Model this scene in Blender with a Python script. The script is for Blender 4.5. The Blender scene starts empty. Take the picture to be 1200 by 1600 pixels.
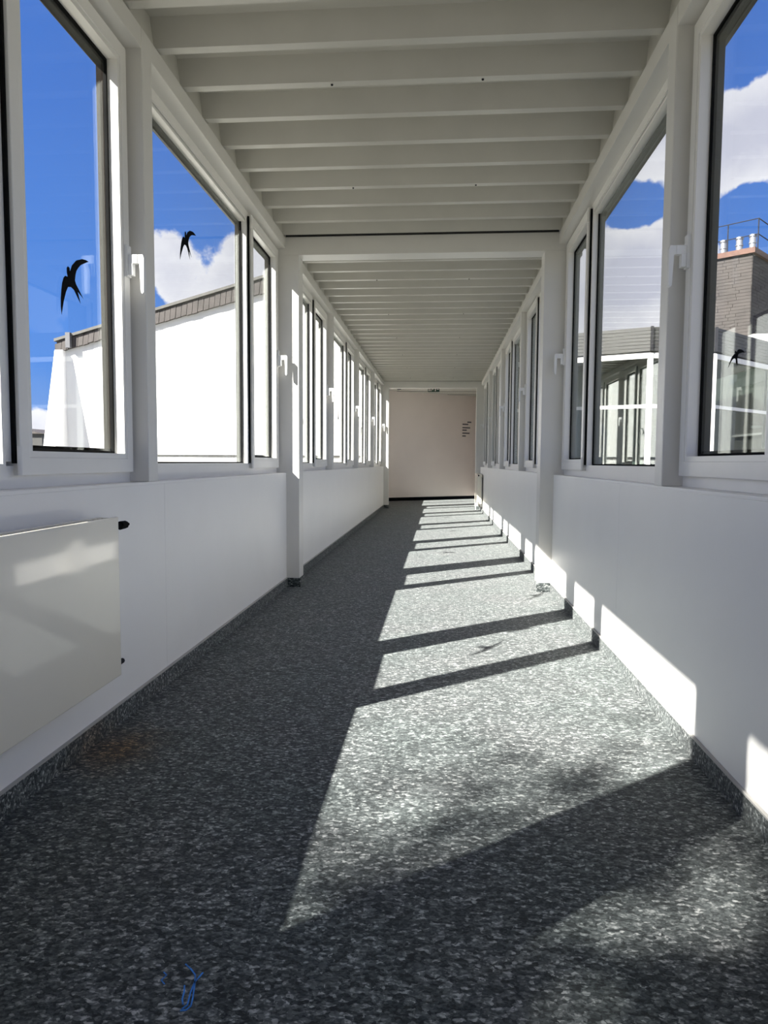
import bpy, bmesh, math, random
from mathutils import Matrix, Vector
random.seed(7)
SC = bpy.context.scene
COL = SC.collection

# ------------------------------------------------------------------ camera
cam = bpy.data.cameras.new('camera')
cam.sensor_fit = 'VERTICAL'; cam.sensor_height = 36.0; cam.lens = 1098 / 1600 * 36
cam.clip_start = 0.02; cam.clip_end = 500
camo = bpy.data.objects.new('camera', cam); COL.objects.link(camo)
YAW, PIT, ROL, EYE = .07832, .07059, .00619, .97
_f = Vector((-math.sin(YAW) * math.cos(PIT), math.cos(YAW) * math.cos(PIT), -math.sin(PIT)))
_r = Vector((math.cos(YAW), math.sin(YAW), 0)); _u = _r.cross(_f)
_r2 = math.cos(ROL) * _r + math.sin(ROL) * _u; _u2 = -math.sin(ROL) * _r + math.cos(ROL) * _u
camo.matrix_world = Matrix(((_r2.x, _u2.x, -_f.x, 0), (_r2.y, _u2.y, -_f.y, 0), (_r2.z, _u2.z, -_f.z, EYE), (0, 0, 0, 1)))
SC.camera = camo
SC.view_settings.view_transform = 'Standard'; SC.view_settings.look = 'None'
SC.view_settings.gamma = 1; SC.view_settings.use_curve_mapping = False
SC.view_settings.exposure = 0.0
SC.cycles.use_denoising = True
SC.cycles.max_bounces = 12; SC.cycles.diffuse_bounces = 7; SC.cycles.glossy_bounces = 5
SC.cycles.transparent_max_bounces = 40; SC.cycles.caustics_reflective = False; SC.cycles.caustics_refractive = False
SC.cycles.sample_clamp_indirect = 6


def pdir(px, py):
    """unit direction of a picture point, used only to say where in the sky the clouds stand"""
    return (_f + (px - 600) / 1098 * _r2 + (800 - py) / 1098 * _u2).normalized()


# ------------------------------------------------------------------ sun
SUN = Vector((1.0, .84, -1.035)).normalized()
sl = bpy.data.lights.new('sun', 'SUN'); sl.energy = 22.0; sl.angle = .0093; sl.color = (1, .96, .90)
so = bpy.data.objects.new('sun', sl); COL.objects.link(so)
so.rotation_euler = SUN.to_track_quat('-Z', 'Y').to_euler(); so.location = (-20, -17, 22)

# ------------------------------------------------------------------ sky
w = bpy.data.worlds.new('sky'); SC.world = w; w.use_nodes = True
nt = w.node_tree; nt.nodes.clear(); N = nt.nodes.new; LK = nt.links.new


def mnode(op, a=None, b=None, c=None, tree=None, clamp=False):
    t = tree or nt
    n = t.nodes.new('ShaderNodeMath'); n.operation = op; n.use_clamp = clamp
    for i, v in enumerate((a, b, c)):
        if v is None: continue
        if isinstance(v, (int, float)): n.inputs[i].default_value = v
        else: t.links.new(v, n.inputs[i])
    return n.outputs[0]


def maprange(v, a, b, c, d, tree=None, smooth=False):
    t = tree or nt
    n = t.nodes.new('ShaderNodeMapRange'); n.clamp = True
    if smooth: n.interpolation_type = 'SMOOTHSTEP'
    t.links.new(v, n.inputs[0])
    for i, x in enumerate((a, b, c, d)): n.inputs[i + 1].default_value = x
    return n.outputs[0]


tc = N('ShaderNodeTexCoord'); sep = N('ShaderNodeSeparateXYZ'); LK(tc.outputs['Generated'], sep.inputs[0])
# blue: deeper overhead, paler to the horizon
ramp = N('ShaderNodeValToRGB'); LK(sep.outputs[2], ramp.inputs[0])
e = ramp.color_ramp.elements
e[0].position = 0.0; e[0].color = (.30, .47, .85, 1)
e[1].position = 0.9; e[1].color = (.06, .17, .60, 1)
x_ = e.new(.12); x_.color = (.125, .32, .86, 1)
x_ = e.new(.42); x_.color = (.078, .218, .70, 1)
def wnoise(scale, detail, rough=.5, loc=(0, 0, 0)):
    n = N('ShaderNodeTexNoise'); n.inputs['Scale'].default_value = scale; n.inputs['Detail'].default_value = detail; n.inputs['Roughness'].default_value = rough
    m = N('ShaderNodeMapping'); m.inputs['Location'].default_value = loc; LK(tc.outputs['Generated'], m.inputs[0]); LK(m.outputs[0], n.inputs['Vector'])
    return n.outputs[0]


# heaps of cumulus: broad patches, broken up by finer noise
broad = wnoise(2.6, 2, .5, (3.1, .4, 1.2)); fine = wnoise(9.5, 10, .58, (1.7, 5.2, .3))
dens = mnode('ADD', mnode('MULTIPLY_ADD', broad, 1.6, -.68), mnode('MULTIPLY_ADD', fine, 3.4, -1.7))
# (x, y, radius, amount): where clouds stand and where the sky is open
BLOBS = [(310, 415, .085, 1.6), (262, 396, .05, 1.0), (365, 405, .05, 1.0), (68, 672, .035, .9), (1170, 170, .085, .9), (1130, 190, .07, .8), (1165, 255, .07, .7),
         (1010, 215, .07, .8), (960, 250, .05, .5), (960, 415, .07, 1.0), (1015, 410, .06, .9), (985, 480, .09, .9), (915, 430, .07, .8), (1112, 372, .035, .8), (405, 425, .05, .6),
         (992, 325, .042, -1.3), (1160, 335, .045, -1.3), (330, 262, .085, -1.5), (100, 300, .27, -1.8), (1180, 50, .09, -1.6), (110, 520, .12, -1.2), (1120, 90, .05, -.8)]
for px, py, r, a in BLOBS:
    d = pdir(px, py)
    vm = N('ShaderNodeVectorMath'); vm.operation = 'DISTANCE'; LK(tc.outputs['Generated'], vm.inputs[0]); vm.inputs[1].default_value = d
    dens = mnode('ADD', dens, maprange(vm.outputs['Value'], r * .3, r * 1.3, a * .62, 0, smooth=True))
cov = maprange(dens, 0.0, .26, 0, 1, smooth=True)
cr = N('ShaderNodeValToRGB'); LK(mnode('MULTIPLY_ADD', dens, .30, mnode('MULTIPLY', wnoise(6, 7, .6, (.3, 2, 4)), .8)), cr.inputs[0])
cr.color_ramp.elements[0].position = .32; cr.color_ramp.elements[0].color = (1.1, 1.09, 1.15, 1)
cr.color_ramp.elements[1].position = .85; cr.color_ramp.elements[1].color = (.70, .71, .86, 1)
mx = N('ShaderNodeMix'); mx.data_type = 'RGBA'; LK(cov, mx.inputs[0]); LK(ramp.outputs[0], mx.inputs[6]); LK(cr.outputs[0], mx.inputs[7])
bg = N('ShaderNodeBackground'); bg.inputs[1].default_value = 1.0; LK(mx.outputs[2], bg.inputs[0])
wo = N('ShaderNodeOutputWorld'); LK(bg.outputs[0], wo.inputs[0])


# ------------------------------------------------------------------ materials
def mat(name, col, rough=.5, metal=0.0, noise=.0, nscale=8, bump=0.0, bscale=120, coat=0.0, spec=.5):
    m = bpy.data.materials.new(name); m.use_nodes = True; t = m.node_tree
    b = t.nodes['Principled BSDF']; b.inputs['Roughness'].default_value = rough; b.inputs['Metallic'].default_value = metal
    b.inputs['Base Color'].default_value = (*col, 1); b.inputs['Coat Weight'].default_value = coat; b.inputs['Coat Roughness'].default_value = .06
    b.inputs['Specular IOR Level'].default_value = spec
    if noise:
        g = t.nodes.new('ShaderNodeNewGeometry'); n = t.nodes.new('ShaderNodeTexNoise'); n.inputs['Scale'].default_value = nscale; n.inputs['Detail'].default_value = 5
        t.links.new(g.outputs['Position'], n.inputs['Vector'])
        r = t.nodes.new('ShaderNodeValToRGB'); t.links.new(n.outputs[0], r.inputs[0])
        r.color_ramp.elements[0].position = .3; r.color_ramp.elements[1].position = .7
        r.color_ramp.elements[0].color = (*[c * (1 - noise) for c in col], 1); r.color_ramp.elements[1].color = (*[min(1, c * (1 + noise)) for c in col], 1)
        t.links.new(r.outputs[0], b.inputs['Base Color'])
    if bump:
        g = t.nodes.new('ShaderNodeNewGeometry'); n = t.nodes.new('ShaderNodeTexNoise'); n.inputs['Scale'].default_value = bscale; n.inputs['Detail'].default_value = 3
        t.links.new(g.outputs['Position'], n.inputs['Vector'])
        bp = t.nodes.new('ShaderNodeBump'); bp.inputs['Strength'].default_value = bump; bp.inputs['Distance'].default_value = .01
        t.links.new(n.outputs[0], bp.inputs['Height']); t.links.new(bp.outputs[0], b.inputs['Normal'])
    return m


M = {}
M['panel'] = mat('painted_panel', (.90, .885, .86), .38, noise=.015, nscale=3, bump=.02, bscale=25)
M['steel'] = mat('painted_steel', (.74, .725, .69), .36, noise=.02, nscale=5, bump=.02, bscale=40)
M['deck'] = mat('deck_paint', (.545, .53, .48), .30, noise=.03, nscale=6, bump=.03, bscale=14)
M['frame'] = mat('window_plastic', (.84, .825, .79), .30, noise=.01, nscale=9)
M['handle'] = mat('handle_enamel', (.84, .84, .83), .25, noise=.01)
M['ext_grey'] = mat('grey_outer_cladding', (.040, .040, .040), .7, noise=.1, spec=.2)
M['edge'] = mat('skirting_edge', (.42, .41, .39), .6, noise=.05)
M['rubber'] = mat('black_rubber', (.010, .010, .010), .9, noise=.2, spec=.05)
M['ext'] = mat('dark_outer_profile', (.010, .007, .005), .9, noise=.2, spec=.03)
M['enamel'] = mat('radiator_enamel', (.83, .785, .67), .28, noise=.015, nscale=4, coat=.7)
M['plaster'] = mat('end_wall_plaster', (.86, .79, .75), .75, noise=.02, nscale=2, bump=.1)
M['far_ceiling'] = mat('far_ceiling_board', (.66, .65, .60), .6, noise=.02)
M['render'] = mat('white_render', (.86, .855, .84), .8, noise=.015, nscale=2, bump=.05)
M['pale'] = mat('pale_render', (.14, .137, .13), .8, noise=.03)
M['slate'] = mat('fascia_slate', (.050, .041, .038), .7, noise=.3, nscale=3)
M['verge'] = mat('verge_metal', (.09, .086, .078), .5, noise=.15)
M['siding'] = mat('grey_siding', (.052, .051, .049), .5, noise=.06, nscale=4)
M['tower'] = mat('brown_cladding', (.040, .033, .030), .75, noise=.22, nscale=2.2, bump=.2, bscale=30)
M['rust'] = mat('rusty_coping', (.10, .044, .028), .7, noise=.2, nscale=6)
M['galv'] = mat('galvanised_metal', (.40, .41, .43), .35, metal=.7, noise=.08)
M['rail'] = mat('rail_steel', (.025, .025, .03), .8, noise=.1, spec=.1)
M['ground'] = mat('courtyard_ground', (.17, .165, .14), .9, noise=.25, nscale=.6)
M['bark'] = mat('tree_bark', (.12, .09, .07), .9, noise=.3, nscale=5)
M['leaf'] = mat('tree_leaf', (.08, .14, .04), .6, noise=.4, nscale=3)
M['black'] = mat('black_film', (.005, .006, .008), .9, noise=.1, spec=.05)
M['curtain'] = mat('beige_curtain', (.10, .085, .065), .85, noise=.06, nscale=5)
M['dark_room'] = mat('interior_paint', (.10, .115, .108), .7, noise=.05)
M['sign'] = mat('sign_green', (.01, .05, .03), .4, noise=.1)
M['paper'] = mat('paper_white', (.84, .78, .73), .8, noise=.02)
M['blue_ink'] = mat('blue_ink', (.05, .24, .70), .8, noise=.3, nscale=60)
M['grey_dark'] = mat('dark_grey_board', (.10, .10, .11), .6, noise=.1)
M['gap'] = mat('joint_shadow_gap', (.05, .05, .05), .9, noise=.1)


def glass_mat(name, tint, base):
    m = bpy.data.materials.new(name); m.use_nodes = True; t = m.node_tree; t.nodes.clear()
    o = t.nodes.new('ShaderNodeOutputMaterial'); mix = t.nodes.new('ShaderNodeMixShader')
    tr = t.nodes.new('ShaderNodeBsdfTransparent'); tr.inputs[0].default_value = (*tint, 1)
    gl = t.nodes.new('ShaderNodeBsdfGlossy'); gl.inputs['Roughness'].default_value = .01
    gl.inputs['Color'].default_value = (.95, 1, .98, 1)
    lw = t.nodes.new('ShaderNodeLayerWeight'); lw.inputs[0].default_value = .5
    p = mnode('POWER', lw.outputs['Facing'], 5.5, tree=t); f = mnode('MULTIPLY_ADD', p, .8, base, tree=t, clamp=True)
    t.links.new(f, mix.inputs[0]); t.links.new(tr.outputs[0], mix.inputs[1]); t.links.new(gl.outputs[0], mix.inputs[2]); t.links.new(mix.outputs[0], o.inputs[0])
    return m


M['glass'] = glass_mat('window_glass', (.985, .995, .99), .010)
M['glass_b'] = glass_mat('tinted_glass', (.42, .48, .45), .04)


def carpet():
    m = bpy.data.materials.new('speckled_carpet'); m.use_nodes = True; t = m.node_tree; b = t.nodes['Principled BSDF']
    b.inputs['Roughness'].default_value = .85; b.inputs['Specular IOR Level'].default_value = .3
    b.inputs['Sheen Weight'].default_value = .15
    g = t.nodes.new('ShaderNodeNewGeometry')

    def mapped(s, rot=0):
        mp = t.nodes.new('ShaderNodeMapping'); mp.inputs['Scale'].default_value = s; mp.inputs['Rotation'].default_value = (0, 0, rot)
        t.links.new(g.outputs['Position'], mp.inputs[0]); return mp.outputs[0]
    # warp so that the flecks are ragged
    n0 = t.nodes.new('ShaderNodeTexNoise'); n0.inputs['Scale'].default_value = 70; n0.inputs['Detail'].default_value = 3; t.links.new(g.outputs['Position'], n0.inputs['Vector'])
    va = t.nodes.new('ShaderNodeVectorMath'); va.operation = 'MULTIPLY_ADD'; t.links.new(n0.outputs['Color'], va.inputs[0]); va.inputs[1].default_value = (1.3, 1.3, 1.3)
    t.links.new(mapped((72, 120, 110)), va.inputs[2])
    v = t.nodes.new('ShaderNodeTexVoronoi'); v.inputs['Scale'].default_value = 1.0; t.links.new(va.outputs[0], v.inputs['Vector'])
    sx = t.nodes.new('ShaderNodeSeparateColor'); t.links.new(v.outputs['Color'], sx.inputs[0])
    va2 = t.nodes.new('ShaderNodeVectorMath'); va2.operation = 'MULTIPLY_ADD'; t.links.new(n0.outputs['Color'], va2.inputs[0]); va2.inputs[1].default_value = (1.6, 1.6, 1.6)
    t.links.new(mapped((160, 230, 220), .5), va2.inputs[2])
    v2 = t.nodes.new('ShaderNodeTexVoronoi'); v2.inputs['Scale'].default_value = 1.0; t.links.new(va2.outputs[0], v2.inputs['Vector'])
    sx2 = t.nodes.new('ShaderNodeSeparateColor'); t.links.new(v2.outputs['Color'], sx2.inputs[0])
    s = mnode('ADD', mnode('MULTIPLY', sx.outputs[0], .6, tree=t), mnode('MULTIPLY', sx2.outputs[1], .4, tree=t), tree=t)
    edge = mnode('MULTIPLY', v.outputs['Distance'], .28, tree=t)
    s = mnode('SUBTRACT', s, edge, tree=t)
    r = t.nodes.new('ShaderNodeValToRGB'); t.links.new(s, r.inputs[0])
    el = r.color_ramp.elements
    el[0].position = .05; el[0].color = (.016, .020, .021, 1)
    el[1].position = .85; el[1].color = (.50, .50, .49, 1)
    q = el.new(.34); q.color = (.060, .070, .071, 1)
    q = el.new(.60); q.color = (.150, .160, .160, 1)
    # rust stain beside the left wall, slight greenish mottling over the whole carpet
    vm = t.nodes.new('ShaderNodeVectorMath'); vm.operation = 'DISTANCE'; t.links.new(mapped((1, .7, 1)), vm.inputs[0]); vm.inputs[1].default_value = (-1.07, 2.23 * .7, 0)
    nn = t.nodes.new('ShaderNodeTexNoise'); nn.inputs['Scale'].default_value = 14; t.links.new(g.outputs['Position'], nn.inputs['Vector'])
    dd = mnode('MULTIPLY_ADD', nn.outputs[0], .12, vm.outputs['Value'], tree=t)
    st = maprange(dd, .06, .26, .9, 0, tree=t, smooth=True)
    mx = t.nodes.new('ShaderNodeMix'); mx.data_type = 'RGBA'; mx.blend_type = 'MULTIPLY'; t.links.new(st, mx.inputs[0]); t.links.new(r.outputs[0], mx.inputs[6]); mx.inputs[7].default_value = (1.0, .52, .20, 1)
    nb = t.nodes.new('ShaderNodeTexNoise'); nb.inputs['Scale'].default_value = 2.3; t.links.new(g.outputs['Position'], nb.inputs['Vector'])
    r2 = t.nodes.new('ShaderNodeValToRGB'); t.links.new(nb.outputs[0], r2.inputs[0]); r2.color_ramp.elements[0].position = .35; r2.color_ramp.elements[1].position = .65
    r2.color_ramp.elements[0].color = (.88, .95, .93, 1); r2.color_ramp.elements[1].color = (1, 1, 1, 1)
    mx2 = t.nodes.new('ShaderNodeMix'); mx2.data_type = 'RGBA'; mx2.blend_type = 'MULTIPLY'; mx2.inputs[0].default_value = 1
    t.links.new(mx.outputs[2], mx2.inputs[6]); t.links.new(r2.outputs[0], mx2.inputs[7])
    t.links.new(mx2.outputs[2], b.inputs['Base Color'])
    bp = t.nodes.new('ShaderNodeBump'); bp.inputs['Strength'].default_value = .55; bp.inputs['Distance'].default_value = .004
    t.links.new(s, bp.inputs['Height']); t.links.new(bp.outputs[0], b.inputs['Normal'])
    return m


M['carpet'] = carpet()


# ------------------------------------------------------------------ mesh helpers
class MB:
    def __init__(s): s.v = []; s.f = []

    def add(s, vs, fs):
        o = len(s.v); s.v += [tuple(p) for p in vs]; s.f += [tuple(i + o for i in q) for q in fs]; return s

    def box(s, x0, x1, y0, y1, z0, z1):
        x0, x1 = sorted((x0, x1)); y0, y1 = sorted((y0, y1)); z0, z1 = sorted((z0, z1))
        return s.add([(x, y, z) for x in (x0, x1) for y in (y0, y1) for z in (z0, z1)],
                     [(0, 1, 3, 2), (4, 6, 7, 5), (0, 4, 5, 1), (2, 3, 7, 6), (0, 2, 6, 4), (1, 5, 7, 3)])

    def hexa(s, lo, hi):            # two quads of corners
        return s.add(list(lo) + list(hi), [(3, 2, 1, 0), (4, 5, 6, 7), (0, 1, 5, 4), (1, 2, 6, 5), (2, 3, 7, 6), (3, 0, 4, 7)])

    def ring(s, xa, xb, y0, y1, z0, z1, m, mz=None):   # picture-frame ring in the y-z plane
        mz = mz or m
        P = []
        for x in (xa, xb):
            P += [(x, y0, z0), (x, y1, z0), (x, y1, z1), (x, y0, z1), (x, y0 + m, z0 + mz), (x, y1 - m, z0 + mz), (x, y1 - m, z1 - mz), (x, y0 + m, z1 - mz)]
        F = []
        for i in range(4):
            j = (i + 1) % 4
            F += [(i, j, j + 4, i + 4), (i + 8, i + 12, j + 12, j + 8), (i, i + 8, j + 8, j), (i + 4, j + 4, j + 12, i + 12)]
        return s.add(P, F)

    def prism(s, pts, axis, a, b):  # polygon extruded along an axis
        n = len(pts)
        def mk(p, t):
            return {'x': (t, p[0], p[1]), 'y': (p[0], t, p[1]), 'z': (p[0], p[1], t)}[axis]
        return s.add([mk(p, a) for p in pts] + [mk(p, b) for p in pts],
                     [tuple(range(n))[::-1], tuple(range(n, 2 * n))] + [(i, (i + 1) % n, (i + 1) % n + n, i + n) for i in range(n)])

    def cyl(s, p0, p1, r0, r1=None, n=14):
        r1 = r0 if r1 is None else r1
        p0, p1 = Vector(p0), Vector(p1); d = (p1 - p0).normalized()
        a = d.orthogonal().normalized(); b = d.cross(a)
        vs = [p0 + r0 * (a * math.cos(2 * math.pi * i / n) + b * math.sin(2 * math.pi * i / n)) for i in range(n)]
        vs += [p1 + r1 * (a * math.cos(2 * math.pi * i / n) + b * math.sin(2 * math.pi * i / n)) for i in range(n)]
        return s.add(vs, [tuple(range(n))[::-1], tuple(range(n, 2 * n))] + [(i, (i + 1) % n, (i + 1) % n + n, i + n) for i in range(n)])

    def build(s, name, m, parent=None, bevel=0, recalc=True, smooth=False):
        me = bpy.data.meshes.new(name); me.from_pydata(s.v, [], s.f)
        bm = bmesh.new(); bm.from_mesh(me)
        if recalc: bmesh.ops.recalc_face_normals(bm, faces=bm.faces)
        if bevel: bmesh.ops.bevel(bm, geom=[e for e in bm.edges if e.is_manifold and e.calc_face_angle(0) > .5], offset=bevel, segments=2, affect='EDGES', profile=.6)
        bm.to_mesh(me); bm.free()
        if smooth:
            for p in me.polygons: p.use_smooth = True
        me.materials.append(M[m] if isinstance(m, str) else m)
        o = bpy.data.objects.new(name, me); COL.objects.link(o)
        if parent is not None: o.parent = parent
        return o


def tag(o, label, cat=None, group=None, kind=None):
    if label: o['label'] = label
    if cat: o['category'] = cat
    if group: o['group'] = group
    if kind: o['kind'] = kind
    return o


def empty(name, label=None, cat=None, group=None, kind=None):
    o = bpy.data.objects.new(name, None); COL.objects.link(o); o.empty_display_size = .1
    return tag(o, label, cat, group, kind)


# ------------------------------------------------------------------ the corridor's measures (metres)
XL, XR = -1.175, .85
Y0 = -2.45                        # wall behind the camera
SILL, HEAD, TOP = .885, 2.57, 2.65
P1, P1B = 5.34, 5.50              # first portal frame
P2, P2B = 14.80, 14.96
P0, P0B = .32, .48                # portal just behind / over the camera
SECT = [(Y0 + .1, P0), (P0B, 2.765), (2.86, P1), (P1B, 7.67), (7.765, 10.10), (10.195, 12.53), (12.625, P2)]
POSTS = [(2.765, 2.86), (7.67, 7.765), (10.10, 10.195), (12.53, 12.625)]
HALL = (P2B, 17.3)


def X(side, u):                   # u: distance outward from the wall plane
    return XL - u if side == 'left' else XR + u


# ------------------------------------------------------------------ floor
mb = MB().box(XL - .2, XR + .2, Y0, 21, -.18, 0)
fl = mb.build('floor', 'carpet'); tag(fl, 'speckled blue-grey needle felt carpet along the whole corridor', kind='structure')
# blue pen scribble on the carpet
sc = MB()
pts = [[(-.478, 1.259), (-.462, 1.246), (-.449, 1.232), (-.441, 1.205), (-.434, 1.176), (-.431, 1.158), (-.436, 1.148), (-.446, 1.146)],
       [(-.460, 1.205), (-.455, 1.190), (-.452, 1.172), (-.446, 1.160)], [(-.437, 1.240), (-.444, 1.215), (-.443, 1.19), (-.438, 1.16), (-.444, 1.15)]]
for pl in pts:
    for a, b in zip(pl, pl[1:]):
        a, b = Vector((*a, 0)), Vector((*b, 0)); n = (b - a).cross(Vector((0, 0, 1))).normalized() * .0014
        sc.hexa([a - n, a + n, b + n, b - n], [p + Vector((0, 0, .0012)) for p in (a - n, a + n, b + n, b - n)])
sc.build('ink_mark', 'blue_ink', fl)['label'] = 'blue ink scribble on the carpet'
sc = MB()
pl = [(-.512, 1.235), (-.503, 1.228), (-.508, 1.214), (-.498, 1.205)]
for a, b in zip(pl, pl[1:]):
    a, b = Vector((*a, 0)), Vector((*b, 0)); n = (b - a).cross(Vector((0, 0, 1))).normalized() * .001
    sc.hexa([a - n, a + n, b + n, b - n], [p + Vector((0, 0, .001)) for p in (a - n, a + n, b + n, b - n)])
sc.build('ink_mark', 'blue_ink', fl)['label'] = 'faint blue ink scratch on the carpet'

# ------------------------------------------------------------------ low walls, lintels, sills
for side in ('left', 'right'):
    root = MB().box(X(side, .012), X(side, .138), Y0, P2B, .0, SILL - .012).build('wall_' + side, 'panel')
    tag(root, 'low white panelled wall under the %s row of windows' % side, kind='structure')
    seams = {'left': [Y0, .3, 2.93, P1 + .06, 7.03, 9.55, 12.1, P2B], 'right': [Y0, .3, 3.40, P1 + .06, 7.7, 10.15, 12.6, P2B]}[side]
    for a, b in zip(seams, seams[1:]):
        MB().box(X(side, 0), X(side, .012), a + .0006, b - .0006, .0, SILL - .012).build('wall_panel', 'panel', root, bevel=.0012)
    for a, b in ((Y0, P0), (P0B, P1), (P1B, P2)):
        MB().box(X(side, -.001), X(side, .08), a, b, SILL - .012, SILL).build('window_sill', 'panel', root, bevel=.002)
        lin = MB()
        lin.box(X(side, 0), X(side, .135), a, b, HEAD, TOP)
        lin.build('lintel_panel', 'steel', root, bevel=.002)
        MB().box(X(side, .165), X(side, .20), a, b, 2.53, 3.0).build('outer_fascia', 'siding', root)
        MB().box(X(side, .012), X(side, .035), a, b, TOP, 2.775).build('rib_closure', 'deck', root)
    # hall behind the far portal
    if side == 'right':
        MB().box(X(side, .15), X(side, .30), P2B, 21, 0, 2.9).build('hall_wall', 'plaster', root)
    else:
        MB().box(X(side, .12), X(side, .25), P2B, HALL[1] + 2, 0, SILL).build('hall_wall', 'plaster', root)
        MB().box(X(side, .12), X(side, .25), P2B, HALL[1] + 2, HEAD, 2.9).build('hall_wall', 'plaster', root)
        MB().box(X(side, .12), X(side, .25), HALL[1], HALL[1] + 2, SILL, HEAD).build('hall_wall', 'plaster', root)

bk = MB().box(XL - .2, XR + .2, Y0 - .12, Y0, 0, 2.8).build('wall_back', 'plaster'); tag(bk, 'plain white wall closing the corridor behind the viewer', kind='structure')

# end wall, set at an angle
A, B = Vector((-1.75, 17.55 - .45 * .708, 0)), Vector((1.6, 19.15 + .64 * .708, 0))
dv = (B - A).normalized(); nv = Vector((dv.y, -dv.x, 0))
def on_end(t, off, z):             # along the wall, towards the viewer, up
    p = A + dv * t + nv * off; return (p.x, p.y, z)
ln = (B - A).length
ew = MB().hexa([on_end(0, 0, 0), on_end(ln, 0, 0), on_end(ln, -.15, 0), on_end(0, -.15, 0)], [on_end(0, 0, 2.9), on_end(ln, 0, 2.9), on_end(ln, -.15, 2.9), on_end(0, -.15, 2.9)]).build('wall_end', 'plaster')
tag(ew, 'plain greyish plaster end wall set at a slant', kind='structure')
bs = MB().hexa([on_end(0, 0, 0), on_end(ln, 0, 0), on_end(ln, .012, 0), on_end(0, .012, 0)], [on_end(0, 0, .085), on_end(ln, 0, .085), on_end(ln, .012, .085), on_end(0, .012, .085)]).build('baseboard_end', 'black')
tag(bs, 'black skirting strip at the foot of the slanted end wall', kind='structure')

# ------------------------------------------------------------------ carpet skirting
for side in ('left', 'right'):
    root = empty('baseboard_' + side, 'carpet-covered skirting strip along the %s wall' % side, kind='structure')
    for a, b in ((Y0, P0), (P0B, P1), (P1B, P2)):
        MB().box(X(side, 0), X(side, -.009), a, b, 0, .070).build('skirting_strip', 'carpet', root, bevel=.001)
        MB().box(X(side, 0), X(side, -.011), a, b, .070, .0755).build('top_edge', 'edge', root)
    for a, b in ((P1, P1B), (P2, P2B)):
        q = MB()
        q.box(X(side, 0), X(side, -.110), a - .009, a, 0, .070)
        q.box(X(side, -.101), X(side, -.110), a, b + .009, 0, .070)
        q.build('skirting_strip', 'carpet', root)

# ------------------------------------------------------------------ posts and portals
tn = 0
for side in ('left', 'right'):
    for a, b in POSTS:
        tn += 1
        t = MB().box(X(side, -.003), X(side, .125), a, b, SILL, TOP - .001).build('trim_%d' % tn, 'steel', bevel=.006)
        MB().box(X(side, .126), X(side, .150), a - .01, b + .01, SILL, HEAD + .05).build('outer_cladding', 'ext_grey', t)
        tag(t, None, kind='structure')
POSITION = {0: 'over the viewer', 1: 'between the first and second bay of windows', 2: 'at the far end before the hall'}
for k, (a, b) in enumerate(((P0, P0B), (P1, P1B), (P2, P2B))):
    tn += 1
    root = empty('trim_%d' % tn, 'white steel portal frame ' + POSITION[k], kind='structure')
    for side in ('left', 'right'):
        MB().box(X(side, -.10), X(side, .125), a, b, 0, TOP - .13).build('portal_post', 'steel', root, bevel=.003)
    for side in ('left', 'right'):
        MB().box(X(side, .126), X(side, .150), a - .01, b + .01, SILL, TOP).build('outer_cladding', 'ext_grey', root)
    MB().box(XL - .125, XR + .125, a, b, TOP - .13, TOP + .004).build('portal_beam', 'steel', root, bevel=.003)
    if k: MB().box(XL, XR, a + .01, b - .01, TOP + .004, TOP + .12).build('gap_shade_block', 'gap', root)  # dark block painted as the shade in the gap above the beam
i = 0
for side in ('left', 'right'):
    for nm in ('first', 'second', 'third', 'fourth'):
        i += 1
        bpy.data.objects['trim_%d' % i]['label'] = '%s white square window post along the %s wall' % (nm, side)

# ------------------------------------------------------------------ ceiling of trapezoidal steel decking
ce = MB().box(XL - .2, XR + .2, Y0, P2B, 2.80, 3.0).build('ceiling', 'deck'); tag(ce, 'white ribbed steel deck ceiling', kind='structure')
rib_mesh = {}
def deck(y, pitch, key):
    w_, h, z = .045, .100, TOP + .006
    pr = [(0, z), (w_, z), (w_ + .042, z + h), (pitch - .042, z + h), (pitch, z), (pitch, z + .004), (pitch - .039, z + h + .004), (w_ + .039, z + h + .004), (w_ - .002, z + .004), (0, z + .004)]
    if key not in rib_mesh:
        o = MB().prism(pr, 'x', XL - .02, XR + .02).build('deck_rib', 'deck', ce); rib_mesh[key] = o.data
        # stiffening groove lines pressed into the soffit
    else:
        o = bpy.data.objects.new('deck_rib', rib_mesh[key]); COL.objects.link(o); o.parent = ce
    o.location = (0, y, 0); return o
SCREW = None
def screw(o, x):
    global SCREW
    if SCREW is None:
        s = MB().cyl((0, 0, TOP + .0055), (0, 0, TOP + .001), .006, .005, n=8).build('screw', 'rail', o); SCREW = s.data
    else:
        s = bpy.data.objects.new('screw', SCREW); COL.objects.link(s); s.parent = o
    s.location = (x, .022, 0)
for k in range(-17, 8):
    y = 2.925 + .2965 * k
    if y < Y0 or (P0 - .3 < y < P0B - .05): continue
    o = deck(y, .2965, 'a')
    if k == 1:
        for x in (-.50, .17): screw(o, x)
    if k == 5:
        for x in (-.55, .20): screw(o, x)
for k in range(-1, 29):
    y = 6.0 + .303 * k
    o = deck(y, .303, 'b')
    if k % 5 == 2:
        for x in (-.6, .25): screw(o, x)
hc = MB().box(XL - .3, XR + .4, P2B, 21, 2.745, 2.95).build('ceiling_board', 'far_ceiling', ce)
for k in range(5):
    MB().box(XL - .12, XR + .15, 15.9 + k * .9, 15.92 + k * .9, 2.740, 2.745).build('joint_strip', 'siding', ce)

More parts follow.
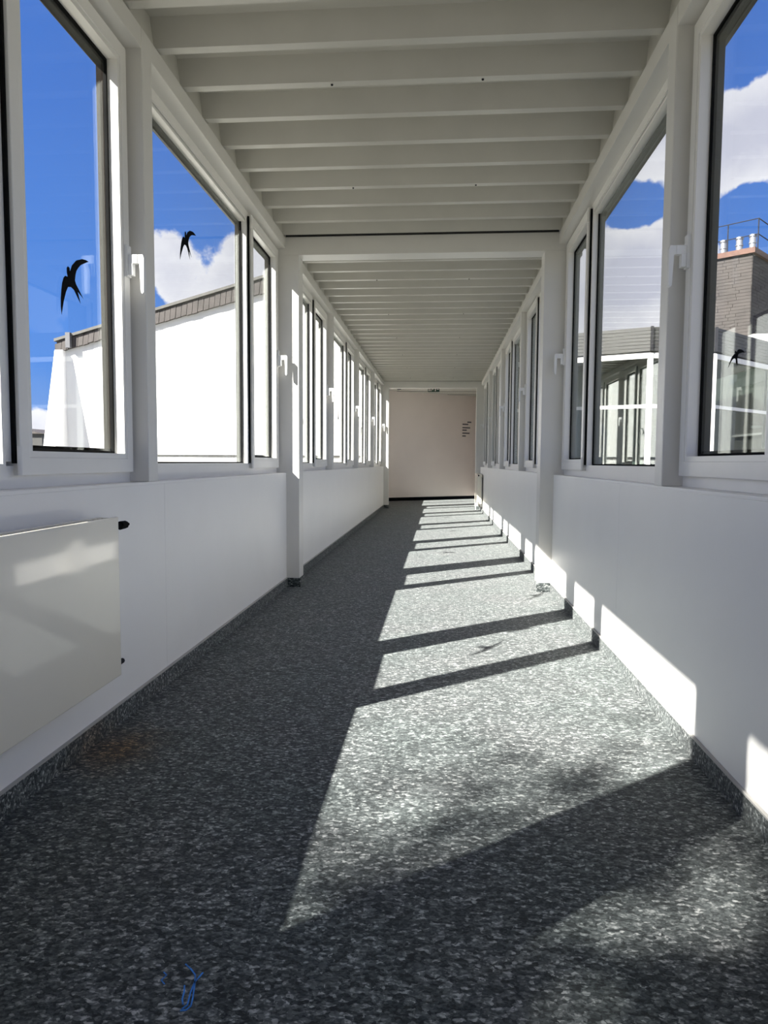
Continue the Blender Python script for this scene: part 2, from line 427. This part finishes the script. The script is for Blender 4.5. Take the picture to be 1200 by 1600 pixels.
# ------------------------------------------------------------------ windows
def handle(side, y, parent):
    u = lambda d: X(side, d)
    h = MB()
    h.box(u(.055), u(.040), y - .017, y + .017, 1.685, 1.805)           # backplate
    h.box(u(.040), u(.022), y - .013, y + .013, 1.69, 1.735)            # lower block
    h.box(u(.040), u(.004), y - .012, y + .012, 1.735, 1.768)           # neck
    pr = [(.008, 1.735), (.008, 1.768), (-.018, 1.768), (-.022, 1.755), (-.020, 1.625), (-.014, 1.618), (-.008, 1.625), (-.003, 1.735)]
    h.prism([(u(a), b) for a, b in pr], 'y', y - .010, y + .010)         # lever
    return h.build('window_handle', 'handle', parent, bevel=.0015)


wn = 0
def window(side, a, b, label, sash=True):
    global wn
    wn += 1
    u = lambda d: X(side, d)
    root = empty('window_%d' % wn, label, kind='structure')
    zb, zt = SILL, HEAD
    s0, s1 = b - .785, b - .02                                          # opening sash
    f = MB()
    f.ring(u(.075), u(.125), a, b, zb, zt, .045, .068)
    f.box(u(.075), u(.125), s0 - .045, s0 + .025, zb + .08, zt - .05)
    f.box(u(.075), u(.125), a + .045, s0 - .045, zt - .08, zt - .060)
    f.build('window_frame', 'frame', root, bevel=.002)
    # fixed pane
    g0, g1, gz0, gz1 = a + .05, s0 - .055, .957, 2.515
    bead = MB().ring(u(.070), u(.102), g0 - .012, g1 + .012, gz0 - .012, gz1 + .012, .014).build('glazing_bead', 'frame', root)
    MB().ring(u(.100), u(.114), g0 - .004, g1 + .004, gz0 - .004, gz1 + .004, .014).build('gasket', 'rubber', root)
    MB().box(u(.104), u(.109), g0 - .002, g1 + .002, gz0 - .002, gz1 + .002).build('glass_pane', 'glass', root)
    MB().ring(u(.125), u(.140), a, b, zb, zt, .05, .07).build('outer_frame', 'ext', root)
    MB().ring(u(.1145), u(.139), g0 - .06, g1 + .045, gz0 - .055, gz1 + .018, .058).build('outer_profile', 'ext', root)
    # sash
    sr = MB().ring(u(.052), u(.1085), s0, s1, .925, 2.555, .050, .054).build('sash', 'frame', root, bevel=.003)
    h0, h1, hz0, hz1 = s0 + .068, s1 - .068, .997, 2.483
    MB().ring(u(.0555), u(.098), s0 + .0502, s1 - .0502, .9792, 2.5008, .0185).build('glazing_bead', 'frame', sr)
    MB().ring(u(.096), u(.108), h0, h1, hz0, hz1, .010).build('gasket', 'rubber', sr)
    MB().box(u(.100), u(.105), h0 + .002, h1 - .002, hz0 + .002, hz1 - .002).build('sash_glass', 'glass', sr)
    MB().ring(u(.109), u(.138), s0 - .002, s1 + .01, .93, 2.55, .082, .087).build('outer_profile', 'ext', sr)
    # black strip painted as the shade of the hinge-side gap, and hinges
    MB().box(u(.063), u(.0748), s0 - .009, s0 - .0005, .96, 2.54).build('gap_shade_strip', 'rubber', root)
    hb = MB()
    for z in (.925, 2.46):
        hb.cyl((u(.050), s0 - .006, z), (u(.050), s0 - .006, z + .085), .008, n=10)
        hb.box(u(.049), u(.056), s0 - .006, s0 + .022, z + .01, z + .075)
    hb.build('hinge', 'frame', root)
    handle(side, s1 - .030, sr)
    return root


ORD = ['behind the viewer', 'nearest the viewer', 'second from the viewer, just before the portal frame', 'third along, just past the portal frame', 'fourth along', 'fifth along', 'last before the end hall']
for side in ('left', 'right'):
    for k, (a, b) in enumerate(SECT):
        window(side, a, b, 'white framed window in the %s wall, %s' % (side, ORD[k]))
# hall window on the left beyond the far portal
wn += 1
hw = empty('window_%d' % wn, 'window of the end hall beyond the far portal', kind='structure')
MB().ring(XL - .13, XL - .20, P2B, HALL[1], SILL, HEAD, .06).build('window_frame', 'frame', hw)
MB().box(XL - .13, XL - .20, 16.1, 16.18, SILL + .06, HEAD - .06).build('mullion', 'frame', hw)
MB().box(XL - .16, XL - .166, P2B + .05, HALL[1] - .05, SILL + .05, HEAD - .05).build('glass_pane', 'glass', hw)

# ------------------------------------------------------------------ radiators
def radiator(name_label, side, y0, y1, z0, z1, depth, vent_end, group=None):
    u = lambda d: X(side, -d)
    root = empty('radiator', name_label, 'radiator')
    MB().box(u(depth - .012), u(depth), y0, y1, z0, z1).build('front_panel', 'enamel', root, bevel=.004)
    MB().box(u(.030), u(.042), y0 + .01, y1 - .01, z0 + .01, z1 - .01).build('back_panel', 'enamel', root, bevel=.003)
    for y in (y0, y1 - .006):
        MB().box(u(.030), u(depth - .012), y, y + .006, z0 + .015, z1 - .004).build('side_cover', 'enamel', root)
    g = MB()
    n = int((y1 - y0) / .03)
    for i in range(n):
        yy = y0 + .012 + i * (y1 - y0 - .02) / n
        g.box(u(.044), u(depth - .014), yy, yy + .006, z1 - .012, z1 - .006)
    g.box(u(.030), u(.048), y0, y1, z1 - .010, z1 - .003); g.box(u(depth - .020), u(depth - .012), y0, y1, z1 - .010, z1 - .003)
    g.build('top_grille', 'enamel', root)
    cv = MB()
    for i in range(int((y1 - y0) / .05)):
        yy = y0 + .03 + i * .05
        if yy > y1 - .05: break
        cv.prism([(u(.042), yy), (u(depth - .014), yy + .008), (u(depth - .014), yy + .022), (u(.042), yy + .03)], 'z', z0 + .02, z1 - .02)
    cv.build('convector_fins', 'enamel', root)
    for y in (y0 + .2, y1 - .2):
        MB().box(u(.0), u(.032), y - .015, y + .015, z0 + .06, z1 - .08).build('bracket', 'galv', root)
    s = 1 if vent_end > 0 else -1; ye = y1 if s > 0 else y0
    zc = z1 - .035; um = depth - .020
    v = MB(); v.cyl((u(um), ye, zc), (u(um), ye + s * .05, zc), .008, .008, 12); v.cyl((u(um), ye + s * .05, zc), (u(um), ye + s * .092, zc), .015, .014, 8); v.cyl((u(um), ye + s * .092, zc), (u(um), ye + s * .115, zc), .010, .006, 8)
    v.build('air_vent', 'rubber', root)
    v = MB(); v.cyl((u(um), ye, z0 + .035), (u(um), ye + s * .05, z0 + .035), .011, .009, 8); v.build('end_plug', 'rail', root)
    vv = MB(); ya = y0 + .05 if s > 0 else y1 - .05
    vv.cyl((u(um), ya, z0 + .01), (u(um), ya, .0), .008, n=10); vv.cyl((u(um), ya + .05 * s, z0 + .01), (u(um), ya + .05 * s, .0), .008, n=10)
    vv.build('pipe', 'steel', root)
    return root


radiator('wide flat cream radiator on the left wall under the nearest window', 'left', .75, 2.27, .243, .783, .105, 1)
radiator('small cream radiator low on the right wall by the far portal', 'right', 13.75, 14.74, .16, .76, .115, -1)

# ------------------------------------------------------------------ bird stickers on the panes
BIRD = [(2.35, 1.623), (2.358, 1.631), (2.369, 1.628), (2.37, 1.616), (2.385, 1.641), (2.415, 1.666), (2.456, 1.682), (2.480, 1.686), (2.504, 1.686), (2.490, 1.680), (2.469, 1.670), (2.445, 1.658), (2.428, 1.644), (2.415, 1.630), (2.408, 1.615), (2.403, 1.595), (2.410, 1.583),
        (2.431, 1.567), (2.458, 1.545), (2.420, 1.560), (2.428, 1.545), (2.438, 1.523), (2.412, 1.545), (2.395, 1.560), (2.376, 1.565), (2.356, 1.561), (2.342, 1.542), (2.325, 1.505), (2.310, 1.459), (2.306, 1.485), (2.307, 1.512), (2.312, 1.542), (2.318, 1.565), (2.328, 1.585), (2.339, 1.594), (2.355, 1.595), (2.350, 1.608)]
bc = (2.385, 1.585)
def bird(side, y, z, rot, sc_, u_, label, flip=1, sy=1.0):
    pts = []
    for a, b in BIRD:
        a, b = (a - bc[0]) * sc_ * flip * sy, (b - bc[1]) * sc_
        pts.append((y + a * math.cos(rot) - b * math.sin(rot), z + a * math.sin(rot) + b * math.cos(rot)))
    o = MB().prism(pts, 'x', X(side, u_), X(side, u_ - .0006)).build('bird_sticker', 'black')
    bm = bmesh.new(); bm.from_mesh(o.data); bmesh.ops.triangulate(bm, faces=bm.faces, ngon_method='EAR_CLIP'); bm.to_mesh(o.data); bm.free()
    tag(o, label, 'sticker', 'black swallow stickers on the window panes')
bird('left', 2.385, 1.585, 0, 1, .0975, 'black swallow sticker on the nearest left window, biggest in view')
bird('left', 3.515, 2.060, -.19, 1, .0995, 'black swallow sticker against the cloud in the second left window')
bird('left', 6.44, 1.42, -1.6, .9, .0995, 'black swallow sticker on the first left pane past the portal')
bird('left', 8.80, 1.53, .3, .95, .0995, 'small black swallow sticker on the fourth left window', sy=.8)
bird('left', 11.40, 1.46, -.2, .95, .0995, 'smallest black swallow sticker on the fifth left window')
bird('right', 2.37, 1.315, -1.1, .42, .0975, 'black swallow sticker on the nearest right window')

# ------------------------------------------------------------------ notice, sign and detector at the far end
t0 = (Vector((.59, 18.89, 0)) - A).dot(dv); t1 = (Vector((.83, 19.06, 0)) - A).dot(dv)
nr = MB().hexa([on_end(t0 - .06, 0, 1.62), on_end(t1 + .03, 0, 1.62), on_end(t1 + .03, .003, 1.62), on_end(t0 - .06, .003, 1.62)],
               [on_end(t0 - .06, 0, 2.10), on_end(t1 + .03, 0, 2.10), on_end(t1 + .03, .003, 2.10), on_end(t0 - .06, .003, 2.10)]).build('notice', 'paper')
tag(nr, 'pale paper notice with short dark lines on the end wall', 'notice')
for z, a, b in ((2.035, .55, 1.0), (1.975, 0, .66), (1.885, 0, .88), (1.82, 0, .50), (1.74, 0, .82), (1.665, 0, .40)):
    ta, tb = t0 + (t1 - t0) * a, t0 + (t1 - t0) * b
    MB().hexa([on_end(ta, .003, z), on_end(tb, .003, z), on_end(tb, .0045, z), on_end(ta, .0045, z)], [on_end(ta, .003, z + .034), on_end(tb, .003, z + .034), on_end(tb, .0045, z + .034), on_end(ta, .0045, z + .034)]).build('text_line', 'grey_dark', nr)
sg = MB().box(-.27, -.02, 15.40, 15.45, 2.50, 2.60).build('exit_sign', 'sign', bevel=.003)
tag(sg, 'small dark green sign hanging under the ceiling at the far end', 'sign')
for x0, x1, z0, z1 in ((-.255, -.232, 2.515, 2.585), (-.215, -.195, 2.515, 2.56), (-.175, -.155, 2.535, 2.59), (-.12, -.10, 2.515, 2.58), (-.080, -.035, 2.545, 2.557)):
    MB().box(x0, x1, 15.397, 15.40, z0, z1).build('pictogram', 'paper', sg)
for x in (-.22, -.07): MB().cyl((x, 15.425, 2.60), (x, 15.425, 2.745), .006, n=8).build('hanger', 'galv', sg)
dt = MB().cyl((-.98, 16.9, 2.745), (-.98, 16.9, 2.70), .06, .045, 16).build('smoke_detector', 'grey_dark'); tag(dt, 'small dark detector under the hall ceiling, far left', 'detector')

# ------------------------------------------------------------------ outdoors: ground
GZ = -3.3
gr = MB().box(-120, 120, -80, 160, GZ - .2, GZ).build('courtyard_ground', 'ground'); tag(gr, 'grey courtyard ground below the bridge corridor', 'ground', kind='structure')

# white building on the left, behind
k_ = 17.8 / 15.2
YB = 17.8
bl = empty('white_building', 'white rendered building with a sloping roof edge outside the left windows', 'building')
zt = lambda x: (3.37 - EYE) * k_ + EYE + (x / k_ + 8.46) * .262 * k_
x0, x1 = -8.46 * k_, -1.45
MB().prism([(x0, GZ), (x1, GZ), (x1, zt(x1)), (x0, zt(x0))], 'y', YB, YB + 7).build('wall', 'render', bl)
# slate-hung verge: individual slates, narrow, joined into one band
sl_ = MB(); x = x0 - .02; q = 0
fh = lambda x: .25 + .018 * (x - x0)
while x < x1:
    w_ = .145; d_ = .02 + random.random() * .012; j = random.uniform(-.012, .012)
    sl_.hexa([(x, YB - .08 - d_, zt(x) - .02 + j), (x + w_ - .012, YB - .08 - d_, zt(x + w_) - .02 + j), (x + w_ - .012, YB - .02, zt(x + w_) - .02 + j), (x, YB - .02, zt(x) - .02 + j)],
             [(x + .03, YB - .07 - d_, zt(x) + fh(x)), (x + w_ + .018, YB - .07 - d_, zt(x + w_) + fh(x)), (x + w_ + .018, YB - .02, zt(x + w_) + fh(x)), (x + .03, YB - .02, zt(x) + fh(x))])
    x += w_
so_ = sl_.build('verge_slates', 'slate', bl); so_['kind'] = 'stuff'
vb = MB()
vb.hexa([(x0 - .05, YB - .14, zt(x0) + fh(x0)), (x1, YB - .14, zt(x1) + fh(x1)), (x1, YB + .3, zt(x1) + fh(x1)), (x0 - .05, YB + .3, zt(x0) + fh(x0))],
        [(x0 - .05, YB - .14, zt(x0) + fh(x0) + .07), (x1, YB - .14, zt(x1) + fh(x1) + .07), (x1, YB + .3, zt(x1) + fh(x1) + .07), (x0 - .05, YB + .3, zt(x0) + fh(x0) + .07)])
vb.build('verge_capping', 'verge', bl)
rf = MB(); rf.hexa([(x0 - .1, YB + .0, zt(x0)), (x1, YB + .0, zt(x1)), (x1, YB + 7.2, zt(x1)), (x0 - .1, YB + 7.2, zt(x0))],
                   [(x0 - .1, YB + .0, zt(x0) + .2), (x1, YB + .0, zt(x1) + .2), (x1, YB + 7.2, zt(x1) + .2), (x0 - .1, YB + 7.2, zt(x0) + .2)])
rf.build('roof', 'slate', bl)
bx0, bx1 = -9.93, -9.72
bt = MB()
pz = zt(bx1) - .02
bt.add([(bx0 - .32, YB - 1.45, GZ), (bx1, YB - 1.45, GZ), (bx1, YB, GZ), (bx0 - .32, YB, GZ), (bx0, YB - .16, pz), (bx1, YB - .16, pz), (bx1, YB, pz), (bx0, YB, pz)],
       [(3, 2, 1, 0), (4, 5, 6, 7), (0, 1, 5, 4), (1, 2, 6, 5), (2, 3, 7, 6), (3, 0, 4, 7)])
bt.build('buttress', 'render', bl)
MB().box(-8.17 * k_ - .05, -8.17 * k_ + .07, YB - .2, YB - .1, zt(-9.6) - .0, zt(-9.5) + .36).build('downpipe_head', 'grey_dark', bl)
MB().box(-9.3, x1, YB - .03, YB, 1.10, 1.135).build('drip_edge', 'siding', bl)

# small far building at the left edge
fb = empty('distant_building', 'small grey building far beyond the white building, far left', 'building')
MB().box(-28.2, -24.6, 42, 46, GZ, 2.6).build('wall', 'siding', fb)
MB().prism([(-28.5, 2.6), (-24.3, 2.6), (-26.4, 3.0)], 'y', 41.8, 46.2).build('roof', 'slate', fb)
for x in (-26.2, -25.6): MB().box(x, x + .18, 41.9, 42, 1.2, 2.5).build('post', 'grey_dark', fb)

# ------------------------------------------------------------------ faceted glazed link on the right
V = [Vector((-.6 + 1.6, 11.95 - .35, 0)), Vector((3.03, 10.60, 0)), Vector((3.97, 10.71, 0)), Vector((5.35, 12.05, 0))]
lk = empty('glazed_link', 'flat-roofed glazed link with grey siding fascia outside the right windows', 'building')
def facet(a, b, z0, z1, out0, out1, name, m, shrink=0.0, bevel=0):
    d = (b - a).normalized(); n = Vector((d.y, -d.x, 0))
    p = [a + d * shrink + n * out1, b - d * shrink + n * out1, b - d * shrink + n * out0, a + d * shrink + n * out0]
    return MB().hexa([(q.x, q.y, z0) for q in p], [(q.x, q.y, z1) for q in p]).build(name, m, lk, bevel=bevel)
for a, b in zip(V, V[1:]):
    L = (b - a).length; d = (b - a).normalized()
    for k in range(7):                        # siding courses
        z = 2.60 + k * .049
        facet(a, b, z, z + .044, .0, .04 - (k % 2) * .001, 'siding_board', 'siding')
    facet(a, b, 2.60, 2.95, -.06, .0, 'fascia_backing', 'siding')
    facet(a, b, 2.575, 2.60, -.05, .025, 'drip_gap', 'rail')
    facet(a, b, 2.50, 2.575, -.06, .03, 'head_rail', 'frame')
    facet(a, b, 1.785, 1.835, -.03, .03, 'transom', 'frame')
    facet(a, b, GZ, .90, -.10, .0, 'spandrel', 'siding')
    facet(a, b, .90, .96, -.06, .04, 'bottom_rail', 'frame')
    facet(a, b, .96, 1.785, -.012, -.004, 'glass_pane', 'glass_b', .03); facet(a, b, 1.835, 2.50, -.012, -.004, 'glass_pane', 'glass_b', .03)
for p, s in ((V[0], .05), (V[1], .035), (V[2], .03), (V[3], .05)):
    MB().box(p.x - s, p.x + s, p.y - s, p.y + s, .9, 2.575).build('corner_post', 'frame', lk, bevel=.004)
    MB().box(p.x - .015, p.x + .02, p.y - .06, p.y - .03, 2.60, 2.95).build('corner_strip', 'rail', lk)
# roof and inner room
def poly(z0, z1, m, name, back=3.2, inset=.08):
    d = [(v.x, v.y + inset) for v in V] + [(5.35, 12.0 + back), (1.0, 11.6 + back)]
    return MB().prism(d, 'z', z0, z1).build(name, m, lk)
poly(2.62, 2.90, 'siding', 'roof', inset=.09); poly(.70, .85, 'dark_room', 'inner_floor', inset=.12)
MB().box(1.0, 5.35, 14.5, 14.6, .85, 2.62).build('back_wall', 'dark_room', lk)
# the link's own far window row: white frames seen through the glass
row = [(1.55, 13.55), (4.95, 12.60)]
ra, rb = Vector((1.9, 13.6, 0)), Vector((4.1, 11.65, 0)); rd = (rb - ra).normalized(); rn = Vector((rd.y, -rd.x, 0))
tt = 0
while tt < (rb - ra).length - .1:
    for o_, wd, m_, nm in ((0, .06, 'frame', 'inner_mullion'), (.13, .045, 'frame', 'inner_mullion')):
        p = ra + rd * (tt + o_)
        MB().hexa([(p.x, p.y, .85), (p.x + rd.x * wd, p.y + rd.y * wd, .85), (p.x + rd.x * wd - rn.x * .06, p.y + rd.y * wd - rn.y * .06, .85), (p.x - rn.x * .06, p.y - rn.y * .06, .85)],
                  [(p.x, p.y, 2.45), (p.x + rd.x * wd, p.y + rd.y * wd, 2.45), (p.x + rd.x * wd - rn.x * .06, p.y + rd.y * wd - rn.y * .06, 2.45), (p.x - rn.x * .06, p.y - rn.y * .06, 2.45)]).build(nm, m_, lk)
    p = ra + rd * (tt + .50)
    MB().box(p.x - .01, p.x + .015, p.y - .05, p.y - .03, 1.45, 1.62).build('inner_handle', 'handle', lk)
    tt += .62
for k, (t_, w_, h_) in enumerate(((.32, .5, 1.62), (1.45, .35, 1.25), (2.3, .5, 1.75))):
    c = MB(); n_ = 9
    for j in range(n_):
        p = ra + rd * (t_ + w_ * j / n_) - rn * (.14 + .02 * (j % 2))
        c.cyl((p.x, p.y, .86), (p.x, p.y, h_), w_ / n_ * .62, n=8)
    c.build('curtain', 'curtain', lk)
p = ra - rn * .02
hd = MB().hexa([(ra.x, ra.y, 2.45), (rb.x, rb.y, 2.45), (rb.x + .1, rb.y + .1, 2.45), (ra.x + .1, ra.y + .1, 2.45)], [(ra.x, ra.y, 2.62), (rb.x, rb.y, 2.62), (rb.x + .1, rb.y + .1, 2.62), (ra.x + .1, ra.y + .1, 2.62)]).build('inner_head', 'frame', lk)

# white annex right of it
an = empty('annex', 'pale flat-roofed annex below the brown clad tower', 'building')
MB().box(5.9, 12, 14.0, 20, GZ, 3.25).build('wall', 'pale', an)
MB().box(5.84, 12.1, 13.9, 20.1, 3.25, 3.42).build('roof_edge', 'edge', an)
MB().box(5.9, 12, 13.93, 14.0, 2.88, 3.05).build('shutter_box', 'grey_dark', an)
for x, z0, z1, w_ in ((6.05, 1.75, 2.05, .7), (6.0, 1.0, 1.45, .14)):
    MB().box(x, x + w_, 13.95, 14.0, z0, z1).build('window', 'grey_dark', an)
MB().box(5.9, 12, 13.93, 14.0, 1.66, 1.71).build('sill', 'frame', an)

# tower
TA = Vector((11.13, 26.82, 0)); TL = Vector((-.765, .644, 0)); TR = Vector((.66, .75, 0)).normalized()
tw = empty('clad_tower', 'brown clad stair tower with rusty coping, vents and railing on top', 'building')
def para(o_, a, la, b, lb, z0, z1):
    p = [o_, o_ + a * la, o_ + a * la + b * lb, o_ + b * lb]
    return [(q.x, q.y, z0) for q in p], [(q.x, q.y, z1) for q in p]
LT, LR = 2.1, 3.2
MB().hexa(*para(TA, TL, LT, TR, LR, GZ, 8.55)).build('core', 'tower', tw)
co = MB(); z = 2.6; 
while z < 8.5:                                 # lapped cladding courses, boards of uneven length
    t_ = 0.0
    while t_ < LT:
        l = min(random.uniform(.35, .8), LT - t_); pr = .014 + random.random() * .010
        nrm = Vector((-.644, -.765, 0))
        o_ = TA + TL * t_ + nrm * pr
        co.hexa(*para(o_, TL, l - .012, nrm * -1, pr, z, z + .108)); t_ += l
    nr2 = Vector((TR.y, -TR.x, 0)); t_ = 0.0
    while t_ < LR:
        l = min(random.uniform(.35, .8), LR - t_); pr = .014 + random.random() * .010
        co.hexa(*para(TA + TR * t_ + nr2 * pr, TR, l - .012, nr2 * -1, pr, z, z + .108)); t_ += l
    z += .118
o = co.build('cladding_courses', 'tower', tw); o['kind'] = 'stuff'
oo = TA - TL * .12 - TR * .12
MB().hexa(*para(oo, TL, LT + .24, TR, LR + .24, 8.55, 8.62)).build('coping', 'rust', tw)
MB().hexa(*para(oo, TL, LT + .24, TR, LR + .24, 8.62, 8.74)).build('roof_edge', 'rust', tw)
for t_ in (.16, .62, 1.18):
    c = TA + TL * t_ + TR * .45
    v = MB(); v.cyl((c.x, c.y, 8.7), (c.x, c.y, 9.30), .115, n=18); v.cyl((c.x, c.y, 9.02), (c.x, c.y, 9.06), .135, n=18); v.cyl((c.x, c.y, 9.26), (c.x, c.y, 9.33), .14, n=18)
    v.build('vent_pipe', 'galv', tw)
ra_ = MB(); ro = TA + TR * .35 - TL * .05
for t_ in (0, 1.05, 2.0):
    c = ro + TL * t_; ra_.cyl((c.x, c.y, 8.7), (c.x, c.y, 9.85), .022, n=8)
for t_ in (1.2, 2.4):
    c = ro + TR * t_; ra_.cyl((c.x, c.y, 8.7), (c.x, c.y, 9.85), .022, n=8)
for z in (9.3, 9.85):
    e1 = ro + TL * 2.0; e2 = ro + TR * 2.5
    ra_.cyl((ro.x, ro.y, z), (e1.x, e1.y, z), .018, n=8); ra_.cyl((ro.x, ro.y, z), (e2.x, e2.y, z), .018, n=8)
ra_.build('railing', 'rail', tw)

# ------------------------------------------------------------------ unseen tree, added so its shade falls through the nearest windows
tr = empty('added_shade_tree', 'unseen broad-leaved tree behind the viewer, added to shade the near floor', 'tree')
TX, TY, TZ = -7.7, -6.7, 8.3
tk = MB()
tk.cyl((TX, TY, GZ), (TX + .1, TY, 4.5), .19, .13, 12); tk.cyl((TX + .1, TY, 4.5), (TX, TY + .05, 9.6), .13, .03, 10)
tips = []
rs = random.Random(11)
for i in range(78):
    z = rs.uniform(4.8, 9.4); a = rs.uniform(0, 2 * math.pi); rr = rs.uniform(.8, 2.2) * (1 - abs(z - 7.4) / 5)
    s_ = Vector((TX + .06, TY, z)); e_ = s_ + Vector((math.cos(a) * rr, math.sin(a) * rr, rs.uniform(.5, 1.4)))
    tk.cyl(s_, e_, .045, .010, 6); tips.append((s_, e_))
tk.build('trunk', 'bark', tr)
lv = MB()
for s_, e_ in tips:
    for j in range(5):
        c = s_.lerp(e_, rs.uniform(.45, 1.05)) + Vector([rs.gauss(0, .12) for _ in range(3)])
        for i in range(33):
            p = c + Vector([rs.gauss(0, .26) for _ in range(3)])
            a = Vector([rs.gauss(0, 1) for _ in range(3)]).normalized(); b = a.orthogonal().normalized(); s2 = rs.uniform(.035, .065)
            lv.add([p - a * s2 * 1.3, p + b * s2 * .7, p + a * s2 * 1.3, p - b * s2 * .7], [(0, 1, 2, 3)])
o = lv.build('foliage', 'leaf', tr, recalc=False); o['kind'] = 'stuff'
